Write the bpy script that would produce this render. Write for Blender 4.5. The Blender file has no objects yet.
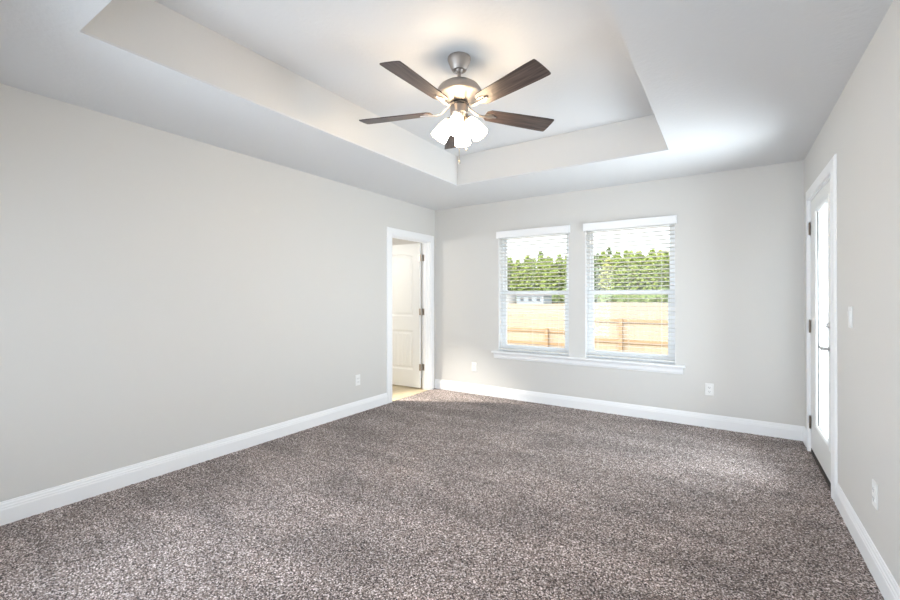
import bpy, bmesh, math, random
import numpy as np
from mathutils import Vector, Matrix, noise

R = math.radians
S = bpy.context.scene
COL = S.collection

# ------------------------------------------------------------------ room dimensions (metres)
W, L, H = 4.005, 4.879, 2.491          # left wall x=0, right wall x=W, back wall y=L, lower ceiling
Y0 = -0.265                            # near wall, behind the camera
TX0, TX1, TY0, TY1, TH = 0.9675, 3.030, 0.693, 3.9215, 2.81   # raised tray
FX, FY = 2.0, 2.307                    # fan axis

# ------------------------------------------------------------------ camera
cam = bpy.data.cameras.new('camera')
cam.sensor_width = 36
cam.lens = 425.0 / 900 * 36
cam.shift_y = -4.58 / 900
cam.clip_start = 0.02
cam.clip_end = 500
cam_o = bpy.data.objects.new('camera', cam)
COL.objects.link(cam_o)
cam_o.location = (3.437, 0, 1.2846)
yaw, pit = 0.5792, 0.00216
cam_o.rotation_euler = (R(90) + pit, 0.00106, yaw)
S.camera = cam_o

# ------------------------------------------------------------------ view
S.view_settings.view_transform = 'Standard'
S.view_settings.look = 'None'
S.view_settings.gamma = 1
S.view_settings.exposure = 0.92
S.view_settings.use_curve_mapping = False
S.cycles.max_bounces = 12
S.cycles.diffuse_bounces = 8
S.cycles.transparent_max_bounces = 16
S.cycles.sample_clamp_indirect = 6
S.cycles.caustics_reflective = False
S.cycles.caustics_refractive = False

# ------------------------------------------------------------------ world, sun, area lights
w = bpy.data.worlds.new('sky')
S.world = w
w.use_nodes = True
nt = w.node_tree
bg = nt.nodes['Background']
sky = nt.nodes.new('ShaderNodeTexSky')
sky.sky_type = 'NISHITA'
sky.sun_disc = False
sky.sun_elevation = R(38)
sky.sun_rotation = R(200)
sky.dust_density = 4
sky.air_density = 1.0
hz = nt.nodes.new('ShaderNodeMix'); hz.data_type = 'RGBA'
hz.inputs[0].default_value = 0.9
nt.links.new(sky.outputs[0], hz.inputs[6])
hz.inputs[7].default_value = (1.0, 1.0, 1.0, 1)      # bright hazy white sky
nt.links.new(hz.outputs[2], bg.inputs[0])
bg.inputs[1].default_value = 1.15

sun = bpy.data.lights.new('sun', 'SUN')
sun.energy = 1.2
sun.angle = R(1.5)
sun.color = (1, .95, .86)
so = bpy.data.objects.new('sun', sun)
COL.objects.link(so)
so.rotation_euler = (R(52), 0, R(8.5))


def area(name, loc, rot, sx, sy, power, color=(1, 1, 1), portal=False, spread=180):
    l = bpy.data.lights.new(name, 'AREA')
    l.shape = 'RECTANGLE'
    l.size, l.size_y = sx, sy
    l.energy = power
    l.color = color
    l.spread = R(spread)
    if portal:
        l.cycles.is_portal = True
    o = bpy.data.objects.new(name, l)
    COL.objects.link(o)
    o.location = loc
    o.rotation_euler = rot
    return o


area('portal_window', (1.44, L + .16, 1.34), (R(-90), 0, 0), 1.0, 1.6, 1, portal=True)
area('portal_window', (2.535, L + .16, 1.34), (R(-90), 0, 0), 1.0, 1.6, 1, portal=True)
area('portal_door', (W + .16, 4.03, 1.12), (0, R(90), 0), 1.9, .8, 1, portal=True)
# added soft fill lamps behind the camera; the near wall is solid
area('rear_fill', (1.95, Y0 + .10, 1.15), (R(84), 0, 0), 3.4, 1.7, 20, (.80, .90, 1.0), spread=145)
area('rear_side_fill', (.78, .10, 1.15), (R(88), 0, R(-42)), 1.2, 1.6, 16, (.78, .89, 1.0), spread=125)
# added lamps outside the glazed door and windows, standing in for ground bounce
area('patio_fill', (W + .45, 4.12, .95), (R(0), R(98), R(14)), 1.5, .9, 50, (.86, .93, 1.0), spread=135)
area('yard_fill', (1.99, L + .42, .22), (R(-128), 0, 0), 2.1, .45, 6, (.88, .94, 1.0))
# daylight and vanity light of the room beyond the left door
bl = bpy.data.lights.new('side_room_light', 'POINT')
bl.energy = 25
bl.shadow_soft_size = .07
bl.color = (1, .99, .97)
blo = bpy.data.objects.new('side_room_light', bl)
COL.objects.link(blo)
blo.location = (-1.62, 3.08, 1.9)
# aimed downlight in the side room's ceiling, spilling through the doorway on to the carpet
dl = bpy.data.lights.new('side_room_downlight', 'SPOT')
dl.energy = 300
dl.spot_size = R(39)
dl.spot_blend = .7
dl.shadow_soft_size = .06
dl.color = (1, .95, .84)
dlo = bpy.data.objects.new('side_room_downlight', dl)
COL.objects.link(dlo)
dlo.location = (-.75, 3.60, 2.42)
dlo.rotation_euler = (Vector((.54, 4.22, 0)) - Vector(dlo.location)).to_track_quat('-Z', 'Y').to_euler()


# ------------------------------------------------------------------ materials
def new_mat(name, color=(.8, .8, .8), rough=.5, metal=0, spec=.5):
    m = bpy.data.materials.new(name)
    m.use_nodes = True
    b = m.node_tree.nodes['Principled BSDF']
    b.inputs['Base Color'].default_value = (*color, 1)
    b.inputs['Roughness'].default_value = rough
    b.inputs['Metallic'].default_value = metal
    b.inputs['Specular IOR Level'].default_value = spec
    return m, m.node_tree, b


def add_noise_bump(t, b, scale, strength, dist=.002, detail=4, vec=None, tex='noise'):
    n = t.nodes.new('ShaderNodeTexNoise')
    n.inputs['Scale'].default_value = scale
    n.inputs['Detail'].default_value = detail
    tc = t.nodes.new('ShaderNodeTexCoord')
    t.links.new(tc.outputs['Object'], n.inputs['Vector'])
    bp = t.nodes.new('ShaderNodeBump')
    bp.inputs['Strength'].default_value = strength
    bp.inputs['Distance'].default_value = dist
    t.links.new(n.outputs[0], bp.inputs['Height'])
    t.links.new(bp.outputs[0], b.inputs['Normal'])
    return n


def paint(name, color, rough=.6, scale=120, strength=.15, dist=.001, var=.02):
    m, t, b = new_mat(name, color, rough, 0, .3)
    add_noise_bump(t, b, scale, strength, dist)
    n = t.nodes.new('ShaderNodeTexNoise')
    n.inputs['Scale'].default_value = .9
    n.inputs['Detail'].default_value = 2
    mx = t.nodes.new('ShaderNodeMix'); mx.data_type = 'RGBA'
    t.links.new(n.outputs[0], mx.inputs[0])
    mx.inputs[6].default_value = (*[c * (1 - var) for c in color], 1)
    mx.inputs[7].default_value = (*[min(1, c * (1 + var)) for c in color], 1)
    t.links.new(mx.outputs[2], b.inputs['Base Color'])
    return m


M = {}
M['wall'] = paint('wall_paint', (.66, .648, .625), .55)
M['ceiling'] = paint('ceiling_paint', (.70, .705, .715), .8, 42, .5, .004)
M['tray_wall'] = paint('tray_wall_paint', (.70, .69, .675), .8, 60, .25, .002)
M['trim'] = paint('white_trim_paint', (.87, .875, .885), .32, 20, .02, .001, .005)
M['door'] = paint('white_door_paint', (.78, .785, .77), .38, 60, .04, .001, .005)
M['vinyl'] = new_mat('white_vinyl', (.88, .90, .92), .35)[0]
M['slat'] = new_mat('blind_slat_white', (.74, .74, .72), .4)[0]
M['cord'] = new_mat('blind_cord_white', (.80, .80, .78), .8)[0]
M['plastic'] = new_mat('outlet_plastic', (.84, .84, .83), .3)[0]
M['slot'] = new_mat('outlet_slot_dark', (.10, .10, .10), .6)[0]
M['nickel'] = new_mat('brushed_nickel', (.41, .375, .35), .45, 1)[0]
M['hinge'] = new_mat('satin_nickel_hinge', (.42, .36, .30), .38, 1)[0]
M['hinge_dark'] = new_mat('aged_nickel_hinge', (.20, .16, .13), .4, 1)[0]
M['chrome'] = new_mat('satin_chrome', (.66, .65, .64), .28, 1)[0]
M['brass'] = new_mat('pull_chain_metal', (.62, .56, .46), .3, 1)[0]
M['dark'] = new_mat('dark_rubber', (.03, .03, .03), .7)[0]
M['threshold'] = new_mat('bronze_threshold', (.07, .055, .045), .45, .6)[0]


def mk_glass():
    m = bpy.data.materials.new('window_glass')
    m.use_nodes = True
    t = m.node_tree
    t.nodes.remove(t.nodes['Principled BSDF'])
    o = t.nodes['Material Output']
    tr = t.nodes.new('ShaderNodeBsdfTransparent')
    tr.inputs[0].default_value = (.95, .97, .97, 1)
    g = t.nodes.new('ShaderNodeBsdfGlossy')
    g.inputs['Roughness'].default_value = .02
    f = t.nodes.new('ShaderNodeFresnel')
    f.inputs[0].default_value = 1.45
    mx = t.nodes.new('ShaderNodeMixShader')
    gm = t.nodes.new('ShaderNodeNewGeometry')        # reflect at the outer faces only
    sb = t.nodes.new('ShaderNodeMath'); sb.operation = 'SUBTRACT'
    sb.inputs[0].default_value = 1
    t.links.new(gm.outputs['Backfacing'], sb.inputs[1])
    ml = t.nodes.new('ShaderNodeMath'); ml.operation = 'MULTIPLY'
    t.links.new(f.outputs[0], ml.inputs[0])
    t.links.new(sb.outputs[0], ml.inputs[1])
    t.links.new(ml.outputs[0], mx.inputs[0])
    t.links.new(tr.outputs[0], mx.inputs[1])
    t.links.new(g.outputs[0], mx.inputs[2])
    t.links.new(mx.outputs[0], o.inputs[0])
    return m


M['glass'] = mk_glass()


def mk_emit(name, color, strength, rough=.3):
    m, t, b = new_mat(name, (.85, .83, .78), rough)
    b.inputs['Emission Color'].default_value = (*color, 1)
    b.inputs['Emission Strength'].default_value = strength
    return m


M['shade'] = mk_emit('lit_frosted_glass', (1, .75, .48), 17)
M['bulb'] = mk_emit('lit_bulb', (1, .84, .6), 25)


def mk_carpet():
    m, t, b = new_mat('frieze_carpet', rough=1, spec=.1)
    b.inputs['Sheen Weight'].default_value = .14
    b.inputs['Sheen Roughness'].default_value = .6
    tc = t.nodes.new('ShaderNodeTexCoord')
    n1 = t.nodes.new('ShaderNodeTexVoronoi')       # one colour per yarn tuft
    n1.inputs['Scale'].default_value = 205
    t.links.new(tc.outputs['Object'], n1.inputs['Vector'])
    hs = t.nodes.new('ShaderNodeSeparateColor')
    t.links.new(n1.outputs['Color'], hs.inputs[0])
    cr = t.nodes.new('ShaderNodeValToRGB')
    e = cr.color_ramp.elements
    e[0].position = .0; e[0].color = (.02, .013, .011, 1)
    e[1].position = 1.0; e[1].color = (.76, .68, .66, 1)
    x = e.new(.22); x.color = (.06, .042, .036, 1)
    x = e.new(.42); x.color = (.20, .150, .130, 1)
    x = e.new(.78); x.color = (.335, .272, .25, 1)
    n3 = t.nodes.new('ShaderNodeTexNoise')          # tufts clump together
    n3.inputs['Scale'].default_value = 120
    n3.inputs['Detail'].default_value = 1
    t.links.new(tc.outputs['Object'], n3.inputs['Vector'])
    ma = t.nodes.new('ShaderNodeMath'); ma.operation = 'MULTIPLY_ADD'
    ma.inputs[1].default_value = 1.5
    ma.inputs[2].default_value = -.75
    t.links.new(n3.outputs[0], ma.inputs[0])
    ad = t.nodes.new('ShaderNodeMath'); ad.operation = 'ADD'
    t.links.new(hs.outputs[0], ad.inputs[0])
    t.links.new(ma.outputs[0], ad.inputs[1])
    t.links.new(ad.outputs[0], cr.inputs[0])
    # vacuum strokes: the pile leans in broad arcs
    mp = t.nodes.new('ShaderNodeMapping')
    mp.inputs['Rotation'].default_value = (0, 0, R(25))
    mp.inputs['Scale'].default_value = (1.0, 2.6, 1)
    t.links.new(tc.outputs['Object'], mp.inputs[0])
    n2 = t.nodes.new('ShaderNodeTexNoise')
    n2.inputs['Scale'].default_value = 1.3
    n2.inputs['Detail'].default_value = 3
    n2.inputs['Distortion'].default_value = .6
    t.links.new(mp.outputs[0], n2.inputs['Vector'])
    mr = t.nodes.new('ShaderNodeMapRange')
    mr.inputs['From Min'].default_value = .35
    mr.inputs['From Max'].default_value = .65
    mr.inputs['To Min'].default_value = .80
    mr.inputs['To Max'].default_value = 1.22
    t.links.new(n2.outputs[0], mr.inputs[0])
    mx = t.nodes.new('ShaderNodeMix'); mx.data_type = 'RGBA'; mx.blend_type = 'MULTIPLY'
    mx.inputs[0].default_value = 1
    t.links.new(cr.outputs[0], mx.inputs[6])
    t.links.new(mr.outputs[0], mx.inputs[7])
    t.links.new(mx.outputs[2], b.inputs['Base Color'])
    bp = t.nodes.new('ShaderNodeBump')
    bp.inputs['Strength'].default_value = .6
    bp.inputs['Distance'].default_value = .004
    bp.invert = True
    t.links.new(n1.outputs['Distance'], bp.inputs['Height'])
    t.links.new(bp.outputs[0], b.inputs['Normal'])
    return m


M['carpet'] = mk_carpet()


def mk_wood(name, c1, c2, scale=(1.2, 22, 22), rough=.4, pos=(.35, .65), nscale=3):
    m, t, b = new_mat(name, rough=rough)
    tc = t.nodes.new('ShaderNodeTexCoord')
    mp = t.nodes.new('ShaderNodeMapping')
    mp.inputs['Scale'].default_value = scale
    t.links.new(tc.outputs['Object'], mp.inputs[0])
    n = t.nodes.new('ShaderNodeTexNoise')
    n.inputs['Scale'].default_value = nscale
    n.inputs['Detail'].default_value = 5
    n.inputs['Distortion'].default_value = .4
    t.links.new(mp.outputs[0], n.inputs['Vector'])
    cr = t.nodes.new('ShaderNodeValToRGB')
    cr.color_ramp.elements[0].position = pos[0]
    cr.color_ramp.elements[0].color = (*c1, 1)
    cr.color_ramp.elements[1].position = pos[1]
    cr.color_ramp.elements[1].color = (*c2, 1)
    t.links.new(n.outputs[0], cr.inputs[0])
    t.links.new(cr.outputs[0], b.inputs['Base Color'])
    return m


M['blade'] = mk_wood('dark_walnut_blade', (.032, .022, .020), (.105, .075, .067), (1.5, 26, 26), .38)
M['fence'] = mk_wood('new_pine_fence', (.42, .34, .245), (.52, .43, .32), (8, 8, .8), .8)
M['fence_dark'] = mk_wood('weathered_fence_rail', (.34, .23, .13), (.44, .31, .19), (1, 8, 8), .8)
M['plank'] = mk_wood('light_oak_plank', (.52, .42, .27), (.62, .53, .37), (18, 2, 2), .4)
M['dirt'] = mk_wood('sandy_soil', (.40, .30, .19), (.52, .41, .28), (1, 1, 1), 1, nscale=.6)
M['concrete'] = mk_wood('patio_concrete', (.45, .44, .42), (.55, .54, .52), (1, 1, 1), .9, nscale=4)
M['leaf'] = mk_wood('pine_foliage', (.12, .18, .05), (.36, .44, .12), (1, 1, 1), .8, nscale=2.5)
M['leaf_yellow'] = mk_wood('yellow_green_foliage', (.24, .29, .08), (.48, .50, .18), (1, 1, 1), .8, nscale=2.5)
M['leaf_dark'] = mk_wood('dark_green_foliage', (.07, .12, .05), (.22, .28, .10), (1, 1, 1), .8, nscale=2.5)
M['bark'] = mk_wood('pale_pine_bark', (.26, .18, .14), (.46, .36, .30), (6, 6, 1), .9)
M['siding'] = new_mat('blue_grey_siding', (.30, .36, .43), .7)[0]
M['siding_white'] = new_mat('white_siding', (.72, .73, .74), .7)[0]
M['shingle'] = new_mat('grey_shingles', (.22, .22, .24), .9)[0]
M['pane'] = new_mat('dark_window_pane', (.08, .10, .13), .15)[0]
M['exterior'] = new_mat('exterior_siding', (.5, .48, .45), .8)[0]


# ------------------------------------------------------------------ mesh helpers
def box(bm, x0, x1, y0, y1, z0, z1, mi=0):
    vs = [bm.verts.new(c) for c in ((x0, y0, z0), (x1, y0, z0), (x1, y1, z0), (x0, y1, z0),
                                    (x0, y0, z1), (x1, y0, z1), (x1, y1, z1), (x0, y1, z1))]
    for f in ((0, 3, 2, 1), (4, 5, 6, 7), (0, 1, 5, 4), (1, 2, 6, 5), (2, 3, 7, 6), (3, 0, 4, 7)):
        fc = bm.faces.new([vs[i] for i in f])
        fc.material_index = mi
    return vs


def bbox(bm, x0, x1, y0, y1, z0, z1, bev=.002, seg=2, mi=0):
    """a bevelled box"""
    t = bmesh.new()
    box(t, x0, x1, y0, y1, z0, z1, mi)
    bmesh.ops.bevel(t, geom=t.edges[:], offset=bev, segments=seg, affect='EDGES', profile=.5)
    merge(bm, t)


def merge(bm, t, mat=None):
    if mat is not None:
        bmesh.ops.transform(t, matrix=mat, verts=t.verts[:])
    me = bpy.data.meshes.new('tmp')
    t.to_mesh(me)
    t.free()
    bm.from_mesh(me)
    bpy.data.meshes.remove(me)


def lathe(bm, prof, seg=32, mat=None, ang=2 * math.pi):
    """prof: list of (r, z) revolved about z"""
    t = bmesh.new()
    rings = []
    for r, z in prof:
        if r < 1e-5:
            rings.append([t.verts.new((0, 0, z))])
        else:
            rings.append([t.verts.new((r * math.cos(ang * i / seg), r * math.sin(ang * i / seg), z)) for i in range(seg)])
    for a, b in zip(rings, rings[1:]):
        for i in range(seg):
            j = (i + 1) % seg
            if len(a) == 1 and len(b) == 1:
                continue
            if len(a) == 1:
                t.faces.new((a[0], b[j], b[i]))
            elif len(b) == 1:
                t.faces.new((a[i], a[j], b[0]))
            else:
                t.faces.new((a[i], a[j], b[j], b[i]))
    bmesh.ops.recalc_face_normals(t, faces=t.faces[:])
    merge(bm, t, mat)


def tube(bm, pts, r, seg=10):
    """a tube along pts; r a number or one per point"""
    pts = [Vector(p) for p in pts]
    rs = r if isinstance(r, (list, tuple)) else [r] * len(pts)
    rings = []
    t = bmesh.new()
    ref = None
    for i, p in enumerate(pts):
        d = (pts[min(i + 1, len(pts) - 1)] - pts[max(i - 1, 0)]).normalized()
        if ref is None:
            ref = Vector((0, 0, 1)) if abs(d.z) < .9 else Vector((1, 0, 0))
        u = d.cross(ref).normalized()
        v = u.cross(d).normalized()
        ref = v
        rings.append([t.verts.new(p + rs[i] * (u * math.cos(2 * math.pi * k / seg) + v * math.sin(2 * math.pi * k / seg))) for k in range(seg)])
    for a, b in zip(rings, rings[1:]):
        for k in range(seg):
            j = (k + 1) % seg
            t.faces.new((a[k], a[j], b[j], b[k]))
    t.faces.new(rings[0])
    t.faces.new(rings[-1])
    bmesh.ops.recalc_face_normals(t, faces=t.faces[:])
    merge(bm, t)


def extrude_profile(bm, prof, origin, along, out, length, z0=0.0):
    """prof: list of (distance out of the wall, height); swept along a unit vector"""
    o, a, n = Vector(origin), Vector(along), Vector(out)
    v0 = [bm.verts.new(o + n * p + Vector((0, 0, z0 + h))) for p, h in prof]
    v1 = [bm.verts.new(o + a * length + n * p + Vector((0, 0, z0 + h))) for p, h in prof]
    k = len(prof)
    fs = []
    for i in range(k):
        j = (i + 1) % k
        fs.append(bm.faces.new((v0[i], v0[j], v1[j], v1[i])))
    fs.append(bm.faces.new(v0))
    fs.append(bm.faces.new(v1))
    bmesh.ops.recalc_face_normals(bm, faces=fs)


def link(name, bm, mat, parent=None, smooth=False, loc=None):
    me = bpy.data.meshes.new(name)
    bm.to_mesh(me)
    bm.free()
    for m in (mat if isinstance(mat, (list, tuple)) else [mat]):
        me.materials.append(m)
    if smooth:
        me.shade_smooth() if hasattr(me, 'shade_smooth') else None
        me.set_sharp_from_angle(angle=R(38))
    o = bpy.data.objects.new(name, me)
    COL.objects.link(o)
    if parent:
        o.parent = parent
    if loc:
        o.location = loc
    return o


def tag(o, label, cat, group=None, kind=None):
    o['label'] = label
    o['category'] = cat
    if group:
        o['group'] = group
    if kind:
        o['kind'] = kind
    return o


def empty(name, loc, rotz=0):
    o = bpy.data.objects.new(name, None)
    COL.objects.link(o)
    o.location = loc
    o.rotation_euler = (0, 0, rotz)
    o.empty_display_size = .1
    return o


def copy_tree(o, parent=None):
    c = o.copy()
    COL.objects.link(c)
    c.parent = parent
    for ch in [q for q in bpy.data.objects if q.parent == o]:
        copy_tree(ch, c)
    return c


NB = bmesh.new

# ================================================================== SHELL
WT = .14     # wall thickness
# openings
WZ0, WZ1 = .588, 2.092
WIN = [(.986, 1.893), (2.082, 2.987)]
DL0, DL1, DLZ = 3.942, 4.757, 2.045       # left doorway
DR0, DR1, DRZ = 3.615, 4.585, 2.085       # right exterior doorway

# floor: a carpet grid with a real rough surface
def carpet():
    step = .0095
    nx = int(W / step); ny = int((L - Y0) / step)
    xs = np.linspace(0, W, nx); ys = np.linspace(Y0, L, ny)
    rng = np.random.default_rng(4)
    X, Y = np.meshgrid(xs, ys)
    jx = rng.uniform(-.003, .003, X.shape); jy = rng.uniform(-.003, .003, X.shape)
    jx[:, 0] = jx[:, -1] = 0; jy[0] = jy[-1] = 0
    Z = rng.uniform(-.0045, .0, X.shape)
    co = np.stack([X + jx, Y + jy, Z], -1).reshape(-1, 3).astype(np.float32)
    idx = np.arange(nx * ny).reshape(ny, nx)
    q = np.stack([idx[:-1, :-1], idx[:-1, 1:], idx[1:, 1:], idx[1:, :-1]], -1).reshape(-1).astype(np.int32)
    nf = len(q) // 4
    me = bpy.data.meshes.new('floor')
    me.vertices.add(len(co)); me.vertices.foreach_set('co', co.ravel())
    me.loops.add(len(q)); me.loops.foreach_set('vertex_index', q)
    me.polygons.add(nf)
    me.polygons.foreach_set('loop_start', np.arange(0, nf * 4, 4, dtype=np.int32))
    me.polygons.foreach_set('use_smooth', np.ones(nf, dtype=bool))
    me.update(); me.validate()
    me.materials.append(M['carpet'])
    o = bpy.data.objects.new('floor', me)
    COL.objects.link(o)
    return o


tag(carpet(), 'grey brown speckled frieze carpet covering the bedroom floor', 'floor', kind='structure')

bm = NB()
box(bm, -2.6, W + WT, Y0 - WT, L + WT, -.35, -.03)
tag(link('floor_slab', bm, M['concrete']), 'concrete slab under the house floor', 'floor', kind='structure')

bm = NB()
box(bm, -2.5, -.02, 2.5, 5.4, -.03, -.006)
tag(link('floor_side_room', bm, M['plank']), 'pale wood plank floor seen through the open left door', 'floor', kind='structure')

# left wall
bm = NB()
box(bm, -.12, 0, Y0 - WT, DL0, -.03, H + .5)
box(bm, -.12, 0, DL1, L + WT, -.03, H + .5)
box(bm, -.12, 0, DL0, DL1, DLZ, H + .5)
tag(link('wall_left', bm, M['wall']), 'long blank light grey wall on the left', 'wall', kind='structure')
# back wall
bm = NB()
box(bm, 0, WIN[0][0], L, L + WT, -.03, H + .5)
box(bm, WIN[0][1], WIN[1][0], L, L + WT, WZ0, WZ1)
box(bm, WIN[1][1], W, L, L + WT, -.03, H + .5)
box(bm, WIN[0][0], WIN[1][1], L, L + WT, -.03, WZ0)
box(bm, WIN[0][0], WIN[1][1], L, L + WT, WZ1, H + .5)
tag(link('wall_back', bm, M['wall']), 'light greige far wall holding the two windows', 'wall', kind='structure')
# right wall
bm = NB()
box(bm, W, W + WT, Y0 - WT, DR0, -.03, H + .5)
box(bm, W, W + WT, DR1, L + WT, -.03, H + .5)
box(bm, W, W + WT, DR0, DR1, DRZ, H + .5)
tag(link('wall_right', bm, M['wall']), 'light grey wall on the right with the glazed door', 'wall', kind='structure')
bm = NB()
box(bm, 0, W, Y0 - WT, Y0, -.03, H + .5)
tag(link('wall_near', bm, M['wall']), 'light grey wall closing the room behind the viewer', 'wall', kind='structure')

# ceiling with the raised tray
bm = NB()
SB = .012
box(bm, 0, TX0, Y0, L, H, H + SB)
box(bm, TX1, W, Y0, L, H, H + SB)
box(bm, TX0, TX1, Y0, TY0, H, H + SB)
box(bm, TX0, TX1, TY1, L, H, H + SB)
e = .04
box(bm, TX0 - e, TX0, TY0 - e, TY1 + e, H + SB, TH, 1)
box(bm, TX1, TX1 + e, TY0 - e, TY1 + e, H + SB, TH, 1)
box(bm, TX0, TX1, TY0 - e, TY0, H + SB, TH, 1)
box(bm, TX0, TX1, TY1, TY1 + e, H + SB, TH, 1)
box(bm, TX0 - e, TX1 + e, TY0 - e, TY1 + e, TH, TH + .1)
box(bm, -.12, W + WT, Y0 - WT, L + WT, H + .5, H + .6)
tag(link('ceiling', bm, [M['ceiling'], M['tray_wall']]), 'white textured ceiling with a raised rectangular tray', 'ceiling', kind='structure')

# side room shell (beyond the left door)
bm = NB()
box(bm, -2.6, -2.5, 2.4, 5.5, -.03, H + .1)
tag(link('wall_side_room_left', bm, M['wall']), 'far wall of the side room beyond the left door', 'wall', kind='structure')
bm = NB()
box(bm, -2.5, -.12, 2.4, 2.5, -.03, H + .1)
tag(link('wall_side_room_near', bm, M['wall']), 'near wall of the side room beyond the left door', 'wall', kind='structure')
bm = NB()
box(bm, -2.5, -.12, 5.4, 5.5, -.03, H + .1)
tag(link('wall_side_room_back', bm, M['wall']), 'back wall of the side room behind the open door', 'wall', kind='structure')
bm = NB()
box(bm, -.12, 0, L + WT, 5.5, -.03, H + .1)
tag(link('wall_side_room_right', bm, M['wall']), 'short end wall of the side room', 'wall', kind='structure')
bm = NB()
box(bm, -2.6, -.12, 2.4, 5.5, H, H + .1)
tag(link('ceiling_side_room', bm, M['ceiling']), 'ceiling of the side room above the open door', 'ceiling', kind='structure')

# ------------------------------------------------------------------ baseboards
BP = [(0, 0), (.016, 0), (.016, .088), (.0135, .094), (.0135, .102), (.010, .108), (.009, .118), (.006, .124), (.005, .131), (0, .133)]
def baseboard(name, label, origin, along, out, length):
    bm = NB()
    extrude_profile(bm, BP, origin, along, out, length, -.006)
    return tag(link(name, bm, M['trim']), label, 'baseboard', kind='structure')


baseboard('baseboard_left', 'white baseboard along the left wall', (0, Y0, 0), (0, 1, 0), (1, 0, 0), 3.862 - Y0)
baseboard('baseboard_back', 'white baseboard below the two windows', (0, L, 0), (1, 0, 0), (0, -1, 0), W)
baseboard('baseboard_right', 'white baseboard along the right wall before the door', (W, Y0, 0), (0, 1, 0), (-1, 0, 0), 3.515 - Y0)
baseboard('baseboard_right', 'short white baseboard between exterior door and far corner', (W, 4.685, 0), (0, 1, 0), (-1, 0, 0), L - 4.685)
baseboard('baseboard_near', 'white baseboard behind the viewer', (0, Y0, 0), (1, 0, 0), (0, 1, 0), W)


# ------------------------------------------------------------------ door casings (mitred frame with a small step profile)
CP = [(0, 0), (.0, .017), (.006, .019), (.030, .019), (.036, .0165), (.062, .0155), (.072, .0145), (.080, .010), (.084, .004), (.084, 0)]
# (distance from the opening edge, height off the wall)
def casing(parent, mat, xwall, out, y0, y1, ztop, cp=CP, wide=1.0, z0=-.006):
    """U-shaped casing around an opening in a wall at x = xwall; out = +1 or -1 room side"""
    bm = NB()
    path = [(y0, z0, -1, 0), (y0, ztop, -1, 1), (y1, ztop, 1, 1), (y1, z0, 1, 0)]
    rings = []
    for (y, z, sy, sz) in path:
        rings.append([bm.verts.new((xwall + out * h, y + sy * d * wide, z + sz * d * wide)) for d, h in cp])
    fs = []
    for a, b in zip(rings, rings[1:]):
        for i in range(len(cp)):
            j = (i + 1) % len(cp)
            fs.append(bm.faces.new((a[i], a[j], b[j], b[i])))
    fs.append(bm.faces.new(rings[0])); fs.append(bm.faces.new(rings[-1]))
    bmesh.ops.recalc_face_normals(bm, faces=fs)
    return link('casing', bm, mat, parent)


def hinge(parent, loc, h=.09, leaf_dir=None, r=.0062, mat=None):
    bm = NB()
    x, y, z = loc
    for k in range(5):                      # knuckles
        z0 = z - h / 2 + k * h / 5
        lathe(bm, [(0, 0), (r, 0), (r, h / 5 - .001), (0, h / 5 - .001)], 12, Matrix.Translation((x, y, z0)))
    lathe(bm, [(0, 0), (r * .8, .002), (0, .006)], 12, Matrix.Translation((x, y, z + h / 2)))
    lathe(bm, [(0, -.006), (r * .8, -.002), (0, 0)], 12, Matrix.Translation((x, y, z - h / 2)))
    if leaf_dir:
        for d in leaf_dir:
            x0, x1, y0, y1 = d
            box(bm, x0, x1, y0, y1, z - h / 2, z + h / 2)
    return link('hinge', bm, mat or M['hinge'], parent, True)


# ================================================================== LEFT DOORWAY (open door into the side room)
d1 = empty('door_1', (0, 0, 0))
tag(d1, 'open white panelled interior door in the left wall', 'door', kind='structure')
casing(d1, M['trim'], 0, 1, DL0 + .004, DL1 - .004, DLZ - .004)
casing(d1, M['trim'], -.12, -1, DL0 + .004, DL1 - .004, DLZ - .004)
bm = NB()   # jamb with stop
JT = .016
box(bm, -.12, 0, DL0, DL0 + JT, -.006, DLZ)
box(bm, -.12, 0, DL1 - JT, DL1, -.006, DLZ)
box(bm, -.12, 0, DL0 + JT, DL1 - JT, DLZ - JT, DLZ)
box(bm, -.082, -.047, DL0 + JT, DL0 + JT + .010, -.006, DLZ - JT)
box(bm, -.082, -.047, DL1 - JT - .010, DL1 - JT, -.006, DLZ - JT)
box(bm, -.082, -.047, DL0 + JT, DL1 - JT, DLZ - JT - .010, DLZ - JT)
link('jamb', bm, M['trim'], d1)


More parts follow.
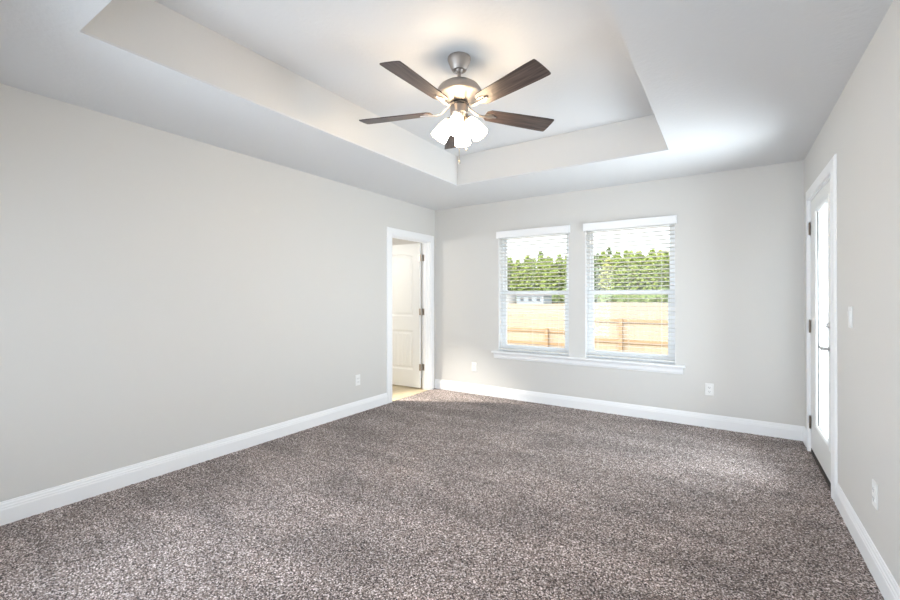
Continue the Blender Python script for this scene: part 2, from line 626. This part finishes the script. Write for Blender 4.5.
def panel_leaf(wd, ht, th):
    """two-panel door, arched upper panel and plank-grooved lower panel; local x 0..wd, y 0..th, z 0..ht"""
    # front built as a height field on a fine grid so the mouldings are real relief
    nx, nz = 100, 230
    xs = np.linspace(0, wd, nx); zs = np.linspace(0, ht, nz)
    st = .115
    def inset(x, z):
        def rect(x, z, z0, z1, arch=0):
            top = z1
            if arch:
                u = (x - wd / 2) / (wd / 2 - st)
                top = z1 - arch * min(1, u * u)
            return min(x - st, wd - st - x, z - z0, top - z)
        d1_ = rect(x, z, .99, ht - .13, .05)
        d2_ = rect(x, z, .24, .79)
        d = max(d1_, d2_)
        if d <= 0:
            return 0
        if d < .012:
            v = .008 * d / .012
        elif d < .035:
            v = .008
        elif d < .05:
            v = .008 - .005 * (d - .035) / .015
        else:
            v = .003
            g = ((x - st) % .075) / .075
            if z < .9 and abs(g - .5) < .09:
                v = .007
        return v
    bm = NB()
    f = [[bm.verts.new((x, inset(x, z), z)) for x in xs] for z in zs]
    bk = [[bm.verts.new((x, th - inset(x, z), z)) for x in xs] for z in zs]
    for a in range(nz - 1):
        for c in range(nx - 1):
            bm.faces.new((f[a][c], f[a][c + 1], f[a + 1][c + 1], f[a + 1][c]))
            bm.faces.new((bk[a][c], bk[a + 1][c], bk[a + 1][c + 1], bk[a][c + 1]))
    for a in range(nz - 1):
        bm.faces.new((f[a][0], f[a + 1][0], bk[a + 1][0], bk[a][0]))
        bm.faces.new((f[a][-1], bk[a][-1], bk[a + 1][-1], f[a + 1][-1]))
    for c in range(nx - 1):
        bm.faces.new((f[0][c], bk[0][c], bk[0][c + 1], f[0][c + 1]))
        bm.faces.new((f[-1][c], f[-1][c + 1], bk[-1][c + 1], bk[-1][c]))
    return bm


HX, HY = -.128, DL1 - JT - .004       # hinge pin
leaf = link('door_leaf', panel_leaf(.775, 2.008, .035), M['door'], d1, False)
leaf.location = (HX - .014, HY, .014)
leaf.rotation_euler = (0, 0, R(180 + 1.5))
for z in (1.82, 1.07, .30):
    hinge(d1, (HX + .004, HY - .002 - .035, z), .09, [(HX + .004, HX + .040, DL1 - JT - .0025, DL1 - JT + .0005), (HX - .024, HX + .004, HY - .0365, HY - .034)])

# ================================================================== RIGHT EXTERIOR DOOR (glazed)
d2 = empty('door_2', (0, 0, 0))
tag(d2, 'closed white full glazed exterior door in the right wall', 'door', kind='structure')
CP2 = [(d_ * 1.09, h_) for d_, h_ in CP]
casing(d2, M['trim'], W, -1, DR0 + .006, DR1 - .006, DRZ - .006, CP2)
bm = NB()
box(bm, W, W + WT, DR0, DR0 + .02, -.006, DRZ)
box(bm, W, W + WT, DR1 - .02, DR1, -.006, DRZ)
box(bm, W, W + WT, DR0 + .02, DR1 - .02, DRZ - .02, DRZ)
box(bm, W + .055, W + WT, DR0 + .02, DR0 + .033, -.006, DRZ - .02)
box(bm, W + .055, W + WT, DR1 - .033, DR1 - .02, -.006, DRZ - .02)
box(bm, W + .055, W + WT, DR0 + .033, DR1 - .033, DRZ - .033, DRZ - .02)
link('jamb', bm, M['trim'], d2)
bm = NB()
bbox(bm, W + .002, W + WT + .03, DR0 + .02, DR1 - .02, -.02, .016, .004)
link('threshold', bm, M['threshold'], d2)
LY0, LY1, LZ0, LZ1 = DR0 + .024, DR1 - .024, .034, DRZ - .0215   # leaf
GY0, GY1, GZ0, GZ1 = 3.795, 4.285, .285, 1.935                      # glass
LX0, LX1 = W + .004, W + .048
bm = NB()
box(bm, LX0, LX1, LY0, GY0, LZ0, LZ1)
box(bm, LX0, LX1, GY1, LY1, LZ0, LZ1)
box(bm, LX0, LX1, GY0, GY1, LZ0, GZ0)
box(bm, LX0, LX1, GY0, GY1, GZ1, LZ1)
leafr = link('door_leaf', bm, M['door'], d2)
# raised lite frame
bm = NB()
lp = [(0, .012), (0, .004), (-.006, -.004), (-.014, -.010), (-.030, -.010), (-.040, -.004), (-.044, 0), (-.044, .012)]
rings = []
for (y, z, sy, sz) in ((GY0, GZ0, 1, 1), (GY1, GZ0, -1, 1), (GY1, GZ1, -1, -1), (GY0, GZ1, 1, -1)):
    rings.append([bm.verts.new((LX0 + h, y + sy * d, z + sz * d)) for d, h in lp])
fs = []
for k in range(4):
    a, b = rings[k], rings[(k + 1) % 4]
    for i in range(len(lp) - 1):
        fs.append(bm.faces.new((a[i], a[i + 1], b[i + 1], b[i])))
bmesh.ops.recalc_face_normals(bm, faces=fs)
link('glazing_frame', bm, M['door'], d2)
bm = NB()
box(bm, LX0 + .018, LX0 + .022, GY0 - .001, GY1 + .001, GZ0 - .001, GZ1 + .001)
link('glass_pane', bm, M['glass'], d2)
bm = NB()
bbox(bm, LX0 - .001, LX1 - .004, LY0 + .002, LY1 - .002, LZ0 - .016, LZ0 + .001, .002)
link('door_sweep', bm, M['dark'], d2)
for z in (1.84, 1.035, .245):
    hinge(d2, (W - .003, LY1 + .002, z), .1, [(W - .001, W + .0005, LY1 - .022, LY1 + .012)], .0065, M['hinge_dark'])
# lever handle
bm = NB()
rot = Matrix.Rotation(R(-90), 4, 'Y')
HZ, HYY = .935, LY0 + .07
lathe(bm, [(0, 0), (.031, 0), (.031, .006), (.026, .011), (.012, .014), (.011, .045), (0, .046)], 28, Matrix.Translation((LX0, HYY, HZ)) @ rot)
tube(bm, [(LX0 - .044, HYY - .006, HZ), (LX0 - .050, HYY + .02, HZ), (LX0 - .050, HYY + .10, HZ + .002), (LX0 - .046, HYY + .125, HZ + .004)], [.011, .010, .008, .007], 12)
link('lever_handle', bm, M['chrome'], d2, True)
bm = NB()
lathe(bm, [(0, 0), (.028, 0), (.028, .008), (.022, .014), (.010, .016), (0, .016)], 28, Matrix.Translation((LX0, HYY, HZ + .155)) @ rot)
bbox(bm, LX0 - .034, LX0 - .014, HYY - .004, HYY + .004, HZ + .155 - .016, HZ + .155 + .016, .003)
link('deadbolt', bm, M['chrome'], d2, True)


# ================================================================== WINDOWS
def window(idx, x0, x1, side):
    wn = empty('window_%d' % idx, (0, 0, 0))
    tag(wn, 'white single hung window in the far wall, %s of the two' % side, 'window', kind='structure')
    y0, y1 = L + .072, L + .136
    z0, z1 = WZ0 + .0, WZ1
    fw = .032
    bm = NB()
    box(bm, x0, x0 + fw, y0, y1, z0, z1)
    box(bm, x1 - fw, x1, y0, y1, z0, z1)
    box(bm, x0 + fw, x1 - fw, y0, y1, z1 - fw, z1)
    box(bm, x0 + fw, x1 - fw, y0, y1, z0, z0 + fw)
    # track ridges
    box(bm, x0 + fw, x0 + fw + .006, y0 + .028, y0 + .034, z0 + fw, z1 - fw)
    box(bm, x1 - fw - .006, x1 - fw, y0 + .028, y0 + .034, z0 + fw, z1 - fw)
    link('window_frame', bm, M['vinyl'], wn)
    for xa, xb in ((x0, x0 + .004), (x1 - .004, x1)):      # white liners on the side returns
        bm = NB()
        box(bm, xa, xb, L + .0005, y0, z0 + .001, z1)
        link('side_liner', bm, M['trim'], wn)
    zm = 1.325
    for nm, (a, b, ya, yb, s) in {'lower_sash': (z0 + fw, zm + .02, y0 + .004, y0 + .026, .042), 'upper_sash': (zm - .022, z1 - fw, y0 + .036, y0 + .058, .03)}.items():
        bm = NB()
        xa, xb = x0 + fw, x1 - fw
        top = .040 if nm == 'lower_sash' else .03
        bot = .05 if nm == 'lower_sash' else .04
        box(bm, xa, xa + s, ya, yb, a, b)
        box(bm, xb - s, xb, ya, yb, a, b)
        box(bm, xa + s, xb - s, ya, yb, b - top, b)
        box(bm, xa + s, xb - s, ya, yb, a, a + bot)
        so_ = link(nm, bm, M['vinyl'], wn)
        bm = NB()
        yc = (ya + yb) / 2
        box(bm, xa + s - .002, xb - s + .002, yc - .002, yc + .002, a + bot - .002, b - top + .002)
        link('glass_pane', bm, M['glass'], so_)
        if nm == 'lower_sash':
            bm = NB()
            xc = (xa + xb) / 2
            bbox(bm, xc - .025, xc + .025, ya - .002, ya + .02, b, b + .010, .003)
            link('sash_lock', bm, M['vinyl'], so_)
    return wn


window(1, *WIN[0], 'left')
window(2, *WIN[1], 'right')

# stool and apron under both windows
bm = NB()
bbox(bm, .905, 3.078, L - .052, L - .0, WZ0 - .022, WZ0, .004, 3)
box(bm, WIN[0][0], WIN[0][1], L - .002, L + .074, WZ0 - .020, WZ0 + .0005)
box(bm, WIN[1][0], WIN[1][1], L - .002, L + .074, WZ0 - .020, WZ0 + .0005)
AP = [(0, 0), (.009, 0), (.012, .010), (.017, .018), (.018, .050), (.024, .062), (.030, .072), (0, .072)]
extrude_profile(bm, AP, (.925, L, WZ0 - .094), (1, 0, 0), (0, -1, 0), 3.058 - .925, 0)
tag(link('trim_1', bm, M['trim']), 'long white window sill running under both windows', 'window sill', kind='structure')


# ------------------------------------------------------------------ blinds
def blinds(x0, x1, label):
    b = empty('window_blind', ((x0 + x1) / 2, L, WZ1))
    tag(b, label, 'blind', 'white slatted blinds in the two windows')
    hw = (x1 - x0) / 2
    bm = NB()
    # valance standing proud of the wall with short returns
    bbox(bm, -hw - .018, hw + .018, -.032, -.020, -.072, .014, .003)
    bbox(bm, -hw - .018, -hw - .010, -.026, 0, -.072, .014, .001)
    bbox(bm, hw + .010, hw + .018, -.026, 0, -.072, .014, .001)
    box(bm, -hw - .014, hw + .014, -.034, -.030, .002, .010)
    link('valance', bm, M['trim'], b)
    bm = NB()
    box(bm, -hw + .004, hw - .004, .006, .058, -.045, -.002)
    link('head_rail', bm, M['slat'], b)
    bm = NB()
    n = 32
    ztop, zb = -.085, WZ0 - WZ1 + .030
    for k in range(n):
        z = ztop + (zb + .03 - ztop) * k / (n - 1)
        t = NB()
        # slightly crowned slat, tilted a little
        prof = [(-.025, 0), (-.0125, .0018), (0, .0026), (.0125, .0018), (.025, 0), (.025, -.0022), (0, -.0004), (-.025, -.0022)]
        v0 = [t.verts.new((-hw + .006, p, q)) for p, q in prof]
        v1 = [t.verts.new((hw - .006, p, q)) for p, q in prof]
        for i in range(len(prof)):
            j = (i + 1) % len(prof)
            t.faces.new((v0[i], v0[j], v1[j], v1[i]))
        t.faces.new(v0); t.faces.new(v1)
        bmesh.ops.recalc_face_normals(t, faces=t.faces[:])
        merge(bm, t, Matrix.Translation((0, .034, z)) @ Matrix.Rotation(R(-7), 4, 'X'))
    link('slats', bm, M['slat'], b)
    bm = NB()
    bbox(bm, -hw + .006, hw - .006, .009, .059, zb - .012, zb + .006, .003)
    link('bottom_rail', bm, M['slat'], b)
    for fx in (-.72, 0, .72):
        bm = NB()
        for yy in (.0075, .0605):
            tube(bm, [(fx * hw, yy, -.04), (fx * hw, yy, zb)], .0009, 5)
        link('ladder_cord', bm, M['cord'], b)
    bm = NB()
    tube(bm, [(-hw + .05, .002, -.05), (-hw + .05, -.002, -.10), (-hw + .052, -.002, -.72)], [.002, .0035, .0045], 6)
    link('tilt_wand', bm, M['slat'], b, True)
    return b


blinds(*WIN[0], 'white open slatted blind in the left of the two windows')
blinds(*WIN[1], 'white open slatted blind in the right of the two windows')


# ================================================================== CEILING FAN
fan = empty('ceiling_fan', (FX, FY, TH))
tag(fan, 'brushed nickel ceiling fan with five dark wood blades and lit lamps', 'ceiling fan')
def zz(z):
    return z - TH


bm = NB()
lathe(bm, [(0, 0), (.072, 0), (.074, -.006), (.0735, -.014), (.068, -.030), (.056, -.060), (.047, -.078), (.044, -.082), (.036, -.082), (.030, -.074), (0, -.070)], 48)
link('canopy', bm, M['nickel'], fan, True)
bm = NB()
lathe(bm, [(0, -.07), (.022, -.072), (.026, -.080), (.020, -.090), (.0115, -.094), (.0115, -.144), (.020, -.146), (.021, -.158), (0, -.158)], 24)
link('downrod', bm, M['nickel'], fan, True)
bm = NB()
lathe(bm, [(0, zz(2.661)), (.024, zz(2.661)), (.032, zz(2.659)), (.060, zz(2.654)), (.095, zz(2.642)), (.124, zz(2.622)), (.140, zz(2.601)), (.146, zz(2.585)),
           (.146, zz(2.566)), (.139, zz(2.560)), (.128, zz(2.556)), (.110, zz(2.546)), (.086, zz(2.530)), (.074, zz(2.522)), (0, zz(2.522))], 56)
link('motor_housing', bm, M['nickel'], fan, True)
bm = NB()
lathe(bm, [(0, zz(2.523)), (.056, zz(2.521)), (.060, zz(2.512)), (.052, zz(2.506)), (0, zz(2.505))], 36)
link('flywheel', bm, M['dark'], fan, True)
bm = NB()
lathe(bm, [(0, zz(2.507)), (.044, zz(2.507)), (.056, zz(2.500)), (.058, zz(2.492)), (.058, zz(2.450)), (.053, zz(2.444)), (.050, zz(2.430)), (.038, zz(2.418)),
           (.030, zz(2.395)), (.026, zz(2.385)), (.012, zz(2.378)), (0, zz(2.377))], 40)
link('switch_housing', bm, M['nickel'], fan, True)

ZB = zz(2.472)
def blade_bm():
    bm = NB()
    r0, r1 = .185, .665
    prof = []
    N = 20
    def hwid(u):      # half width along the blade
        return .052 + .019 * min(1, u * 1.15) ** .8
    top = []
    for i in range(N + 1):
        u = i / N
        x = r0 + (r1 - r0) * u
        h = hwid(u)
        if u < .06:
            h *= (.62 + .38 * math.sin(u / .06 * math.pi / 2))
        top.append((x, h))
    # slightly bowed tip with small rounded corners
    tip = [(r1 + .006, top[-1][1] - .003)] + [(r1 + .006 + .005 * math.cos(a), math.sin(a) * (top[-1][1] - .005)) for a in [R(60), R(30), 0, R(-30), R(-60)]] + [(r1 + .006, -top[-1][1] + .003)]
    outline = top + tip + [(x, -h) for x, h in reversed(top)]
    th = .0055
    up = [bm.verts.new((x, y, th / 2)) for x, y in outline]
    dn = [bm.verts.new((x, y, -th / 2)) for x, y in outline]
    bm.faces.new(up)
    bm.faces.new(list(reversed(dn)))
    k = len(outline)
    for i in range(k):
        j = (i + 1) % k
        bm.faces.new((up[i], dn[i], dn[j], up[j]))
    bmesh.ops.recalc_face_normals(bm, faces=bm.faces[:])
    return bm


def iron_bm():
    """curved blade bracket; blade frame: x outwards"""
    bm = NB()
    pts = [(.040, 0, .038), (.060, 0, .035), (.085, 0, .016), (.115, 0, -.006), (.15, 0, -.014), (.20, 0, -.012), (.262, 0, -.0075)]
    t = NB()
    # flat tapering strap
    ws = [.016, .015, .013, .012, .011, .010, .009]
    th = .007
    rows = []
    for (x, y, z), w_ in zip(pts, ws):
        rows.append([t.verts.new((x, -w_, z + th / 2)), t.verts.new((x, w_, z + th / 2)), t.verts.new((x, w_ * .7, z - th / 2)), t.verts.new((x, -w_ * .7, z - th / 2))])
    for a, b in zip(rows, rows[1:]):
        for i in range(4):
            j = (i + 1) % 4
            t.faces.new((a[i], a[j], b[j], b[i]))
    t.faces.new(rows[0]); t.faces.new(rows[-1])
    bmesh.ops.recalc_face_normals(t, faces=t.faces[:])
    bmesh.ops.bevel(t, geom=t.edges[:], offset=.0015, segments=2, affect='EDGES')
    merge(bm, t)
    # plate that carries the blade root
    t = NB()
    ol = []
    for i in range(28):
        a = 2 * math.pi * i / 28
        ol.append((.212 + .034 * math.cos(a), .026 * math.sin(a)))
    up = [t.verts.new((x, y, -.0028)) for x, y in ol]
    dn = [t.verts.new((x, y, -.0068)) for x, y in ol]
    t.faces.new(up); t.faces.new(list(reversed(dn)))
    for i in range(28):
        j = (i + 1) % 28
        t.faces.new((up[i], dn[i], dn[j], up[j]))
    bmesh.ops.recalc_face_normals(t, faces=t.faces[:])
    merge(bm, t)
    for (x, y) in ((.20, .016), (.20, -.016)):
        lathe(bm, [(0, -.0095), (.005, -.0085), (.006, -.0065)], 12, Matrix.Translation((x, y, 0)))
    return bm


b0 = None
for k in range(5):
    a = R(-18 + 72 * k)
    if k == 0:
        b0 = link('blade', blade_bm(), M['blade'], fan)
        i0 = link('blade_bracket', iron_bm(), M['nickel'], b0, True)
        bb = b0
    else:
        bb = b0.copy(); COL.objects.link(bb); bb.parent = fan
        ii = i0.copy(); COL.objects.link(ii); ii.parent = bb
    bb.location = (0, 0, ZB)
    bb.rotation_mode = 'XYZ'
    bb.rotation_euler = (Matrix.Rotation(a, 4, 'Z') @ Matrix.Rotation(R(-12), 4, 'X')).to_euler('XYZ')

# lamp shades
def shade_bm():
    """open bell of frosted glass, axis down the local -z from the neck at the origin"""
    bm = NB()
    outer = [(.020, .004), (.026, -.002), (.031, -.012), (.037, -.030), (.043, -.052), (.048, -.080), (.0515, -.108), (.0535, -.132)]
    inner = [(r - .003, z) for r, z in reversed(outer)]
    lathe(bm, outer + [(.052, -.1335)] + inner[0:], 36)
    return bm


s0 = u0 = c0 = None
for k in range(4):
    a = R(-68 + 90 * k)
    tilt = R(35)
    neck = Vector((math.cos(a) * .062, math.sin(a) * .062, zz(2.412)))
    m4 = Matrix.Translation(neck) @ Matrix.Rotation(a, 4, 'Z') @ Matrix.Rotation(-tilt, 4, 'Y')
    # arm with its cup
    if k == 0:
        bm = NB()
        tube(bm, [(-.040, 0, .030), (-.022, 0, .034), (-.006, 0, .026), (0, 0, .012)], [.009, .009, .010, .012], 12)
        lathe(bm, [(0, .018), (.018, .016), (.026, .008), (.0275, -.004), (.0275, -.012), (0, -.013)], 24)
        c0 = link('lamp_arm', bm, M['nickel'], fan, True)
        s0 = link('lamp_shade', shade_bm(), M['shade'], fan, True)
        bm = NB()
        lathe(bm, [(0, -.012), (.012, -.014), (.013, -.030), (.022, -.050), (.027, -.068), (.025, -.084), (.015, -.096), (0, -.100)], 20)
        u0 = link('bulb', bm, M['bulb'], s0, True)
        cc, ss = c0, s0
    else:
        cc = c0.copy(); COL.objects.link(cc); cc.parent = fan
        ss = s0.copy(); COL.objects.link(ss); ss.parent = fan
        uu = u0.copy(); COL.objects.link(uu); uu.parent = ss
    for o_ in (cc, ss):
        o_.matrix_local = m4

# pull chains: beads on a string with a small knob
for (dx, dy, z0, z1, nm) in ((.012, -.020, zz(2.42), zz(2.142), 0), (.045, .012, zz(2.45), zz(2.225), 1)):
    bm = NB()
    n = int((z0 - z1) / .0075)
    tube(bm, [(dx, dy, z0), (dx, dy, z1)], .002, 6)
    for i in range(n):
        lathe(bm, [(0, .0024), (.0024, .001), (.0024, -.001), (0, -.0024)], 6, Matrix.Translation((dx, dy, z0 - i * .0075)))
    ch = link('pull_chain', bm, M['brass'], fan, True)
    bm = NB()
    lathe(bm, [(0, .010), (.003, .009), (.004, .003), (.007, -.004), (.0075, -.010), (.005, -.016), (0, -.018)], 16, Matrix.Translation((dx, dy, z1)))
    link('chain_knob', bm, M['brass'], ch, True)


# ================================================================== OUTLETS AND SWITCHES
def plate(name, label, cat, origin, xdir, normal, kind, group=None, w_=.074, h_=.118):
    """origin on wall; local x along the wall, local -y out of the wall"""
    n, x = Vector(normal), Vector(xdir)
    rot = Matrix((x, -n, Vector((0, 0, 1)))).transposed().to_4x4()
    o = bpy.data.objects.new(name, None)
    COL.objects.link(o)
    o.matrix_world = Matrix.Translation(Vector(origin)) @ rot
    o.empty_display_size = .05
    tag(o, label, cat, group)
    bm = NB()
    bbox(bm, -w_ / 2, w_ / 2, -.006, .0, -h_ / 2, h_ / 2, .003, 3)
    p = link('cover_plate', bm, M['plastic'], o)
    if kind == 'outlet':
        for s in (-1, 1):
            bm = NB()
            bbox(bm, -.017, .017, -.0085, -.005, s * .0195 - .0145, s * .0195 + .0145, .004, 3)
            f = link('receptacle', bm, M['plastic'], o)
            bm = NB()
            box(bm, -.0085, -.0062, -.0089, -.0083, s * .0195 - .002, s * .0195 + .007)
            box(bm, .0062, .0085, -.0089, -.0083, s * .0195 - .002, s * .0195 + .006)
            lathe(bm, [(0, 0), (.0026, 0), (.0026, .0006), (0, .0006)], 10, Matrix.Translation((0, -.0083, s * .0195 - .008)) @ Matrix.Rotation(R(90), 4, 'X'))
            link('slots', bm, M['slot'], f)
    elif kind == 'switch':
        bm = NB()
        bbox(bm, -.0165, .0165, -.0075, -.005, -.033, .033, .001)
        t = NB()
        box(t, -.015, .015, -.010, -.006, -.031, .031)
        merge(bm, t, Matrix.Rotation(R(3), 4, 'X'))
        link('rocker', bm, M['plastic'], o)
    for s in ((0,) if kind == 'outlet' else (-1, 1)):
        bm = NB()
        lathe(bm, [(0, .0012), (.002, .001), (.003, 0)], 12, Matrix.Translation((0, -.006, s * .048)) @ Matrix.Rotation(R(90), 4, 'X'))
        link('screw', bm, M['plastic'], o, True)
    return o


plate('wall_outlet', 'white duplex outlet low on the left wall near the doorway', 'outlet', (0, 3.382, .358), (0, 1, 0), (1, 0, 0), 'outlet')
plate('wall_outlet', 'white duplex outlet on the far wall between doorway and windows', 'outlet', (.627, L, .352), (1, 0, 0), (0, -1, 0), 'outlet')
plate('wall_outlet', 'white duplex outlet on the far wall right of the windows', 'outlet', (3.283, L, .370), (1, 0, 0), (0, -1, 0), 'outlet')
plate('wall_outlet', 'white duplex outlet low on the right wall above baseboard', 'outlet', (W, 2.712, .370), (0, -1, 0), (-1, 0, 0), 'outlet')
plate('light_switch', 'white rocker light switch beside the glazed exterior door', 'light switch', (W, 3.172, 1.168), (0, -1, 0), (-1, 0, 0), 'switch')

# ================================================================== OUTDOORS
GZ = -.68
bm = NB()
for (x0, x1, y0, y1) in ((-120, 60, L + WT + .0, 160), (W + WT, 60, -30, L + WT)):
    box(bm, x0, x1, y0, y1, GZ - .2, GZ)
tag(link('ground', bm, M['dirt']), 'sandy bare soil of the yard and lot behind the fence', 'ground', kind='structure')
bm = NB()
box(bm, W + WT, W + 3.2, 2.2, 5.6, GZ, -.06)
tag(link('patio', bm, M['concrete']), 'concrete patio outside the glazed door', 'patio', kind='structure')


def fence(x0, x1, y, ztop, label, first_post=0.0):
    f = empty('wooden_fence', (x0, y, GZ))
    tag(f, label, 'fence', 'wooden privacy fence sections behind the house')
    ht = ztop - GZ
    bm = NB()
    x = 0.0
    rnd = random.Random(int(x0 * 10))
    while x < x1 - x0 - .02:
        wd = min(.138, x1 - x0 - x)
        h = ht + rnd.uniform(-.006, .006)
        c = .02
        y_ = rnd.uniform(0, .003)
        t = NB()
        ol = [(0, .02), (wd, .02), (wd, h - c), (wd - c, h), (c, h), (0, h - c)] if wd > .05 else [(0, .02), (wd, .02), (wd, h), (0, h)]
        a = [t.verts.new((x + px, .038 + y_, pz)) for px, pz in ol]
        b = [t.verts.new((x + px, .056 + y_, pz)) for px, pz in ol]
        t.faces.new(a); t.faces.new(list(reversed(b)))
        for i in range(len(ol)):
            j = (i + 1) % len(ol)
            t.faces.new((a[i], b[i], b[j], a[j]))
        bmesh.ops.recalc_face_normals(t, faces=t.faces[:])
        merge(bm, t)
        x += .141
    link('boards', bm, M['fence'], f)
    for zr in (.26, ht * .5 - .14, ht - .49):
        bm = NB()
        box(bm, 0, x1 - x0, 0, .038, zr - .045, zr + .045)
        link('rail', bm, M['fence_dark'], f)
    x = first_post
    while x < x1 - x0 - .3:
        bm = NB()
        box(bm, x, x + .09, -.09, 0, 0, ht - .42)
        link('post', bm, M['fence_dark'], f)
        x += 2.4
    return f


YF = 12.0
fence(-7.2, .18, YF, .76, 'lower section of pale wooden fence seen through left window', 1.35)
fence(.24, 5.1, YF, 1.11, 'taller section of pale wooden fence seen through right window', .76)


# trees beyond the fence
def clump_crown(rng, ht, rad, n, kind):
    bm = NB()
    for i in range(n):
        u = i / (n - 1)
        z = ht * (.26 + .74 * u)
        rr = rad * (1.05 - .9 * u ** 3) * math.sqrt(rng.random())
        a = rng.random() * 6.283
        s = rad * rng.uniform(.11, .26) * (1.1 - .45 * u)
        t = NB()
        bmesh.ops.create_icosphere(t, subdivisions=2, radius=1)
        off = Vector((rng.random() * 50, rng.random() * 50, 0))
        for v in t.verts:
            d = noise.noise(v.co * 2.2 + off)
            v.co = v.co * (1 + .65 * d)
            v.co.z *= .75
        merge(bm, t, Matrix.Translation((rr * math.cos(a), rr * math.sin(a), z)) @ Matrix.Scale(s, 4))
    return bm


def trunk_bm(rng, ht, r):
    bm = NB()
    pts = []
    x = y = 0
    for i in range(7):
        pts.append((x, y, ht * i / 6 * .93))
        x += rng.uniform(-.07, .07); y += rng.uniform(-.07, .07)
    tube(bm, pts, [r * (1 - .11 * i) for i in range(7)], 8)
    for k in range(9):
        z = ht * rng.uniform(.3, .85)
        a = rng.random() * 6.283
        l = ht * .12 * rng.uniform(.6, 1.2)
        tube(bm, [(0, 0, z), (l * math.cos(a), l * math.sin(a), z + l * .35)], [r * .3, r * .08], 5)
    return bm


rng = random.Random(11)
kinds = [
    ('pine_tree', 'tall mid green pine tree in the treeline beyond the fence', M['leaf'], 'mid green trees of the far treeline', 14.0, 2.4, 190),
    ('pine_tree', 'slender dark green pine tree in the treeline beyond the fence', M['leaf_dark'], 'dark green trees of the far treeline', 14.8, 1.9, 170),
    ('leafy_tree', 'yellow green leafy tree in the treeline beyond the fence', M['leaf_yellow'], 'yellow green trees of the far treeline', 13.2, 2.6, 190),
]
protos = []
for nm, lb, mt, gp, ht, rd, n in kinds:
    t_ = empty(nm, (0, 0, GZ))
    tag(t_, lb, 'tree', gp)
    link('crown', clump_crown(rng, ht, rd, n, 0), mt, t_, True)
    link('trunk', trunk_bm(rng, ht, .17), M['bark'], t_, True)
    protos.append([t_, 0])
for row, (yy, x0, x1, step, hs) in enumerate(((118, -56, -6, 3.4, .90), (125, -60, -5, 3.1, 1.0), (132, -63, -4, 3.1, 1.08))):
    x = x0
    while x < x1:
        k = rng.choices((0, 1, 2), (.62, .18, .20))[0]
        p, used = protos[k]
        o = p if not used else copy_tree(p)
        protos[k][1] = 1
        o.location = (x + rng.uniform(-.5, .5), yy + rng.uniform(-1.5, 1.5), GZ - .05)
        o.rotation_euler = (0, 0, rng.random() * 6.28)
        s = hs * rng.uniform(.92, 1.06)
        o.scale = (s * rng.uniform(.9, 1.15), s * rng.uniform(.9, 1.15), s)
        x += step * rng.uniform(.8, 1.2)

# undergrowth between the trunks
bm = NB()
for i in range(330):
    t = NB()
    bmesh.ops.create_icosphere(t, subdivisions=2, radius=1)
    off = Vector((rng.random() * 90, 0, 0))
    for v in t.verts:
        v.co *= 1 + .5 * noise.noise(v.co * 2 + off)
    s = rng.uniform(1.0, 1.9)
    merge(bm, t, Matrix.Translation((rng.uniform(-66, -2), rng.uniform(113, 116) if i % 2 else rng.uniform(135, 142), GZ + s * .6 + rng.uniform(0, 1.2 if i % 2 else 6.5))) @ Matrix.Scale(s, 4))
tag(link('undergrowth', bm, M['leaf_dark'], None, True), 'dark green brush filling in between the distant tree trunks', 'undergrowth', kind='stuff')


def house(x, y, wd, dp, ht, rh, mt, label):
    h = empty('house', (x, y, GZ))
    tag(h, label, 'house', 'distant houses by the treeline')
    bm = NB()
    box(bm, 0, wd, 0, dp, 0, ht)
    wl = link('walls', bm, mt, h)
    bm = NB()
    o_ = .3
    v = [bm.verts.new(c) for c in ((-o_, -o_, ht), (wd + o_, -o_, ht), (wd + o_, dp + o_, ht), (-o_, dp + o_, ht), (wd * .18, dp / 2, ht + rh), (wd * .82, dp / 2, ht + rh))]
    for f in ((0, 1, 5, 4), (1, 2, 5), (2, 3, 4, 5), (3, 0, 4), (3, 2, 1, 0)):
        bm.faces.new([v[i] for i in f])
    link('roof', bm, M['shingle'], h)
    for fx in (.15, .45, .75):
        bm = NB()
        box(bm, wd * fx, wd * fx + .9, -.03, .02, ht * .35, ht * .8)
        link('window', bm, M['pane'], h)
    return h


house(-43.5, 104, 7.5, 6, 2.1, 1.2, M['siding'], 'small blue grey house at the foot of the distant trees')
house(-51, 101, 6, 6, 2.4, 1.3, M['siding_white'], 'small white house at the left edge of the distant trees')
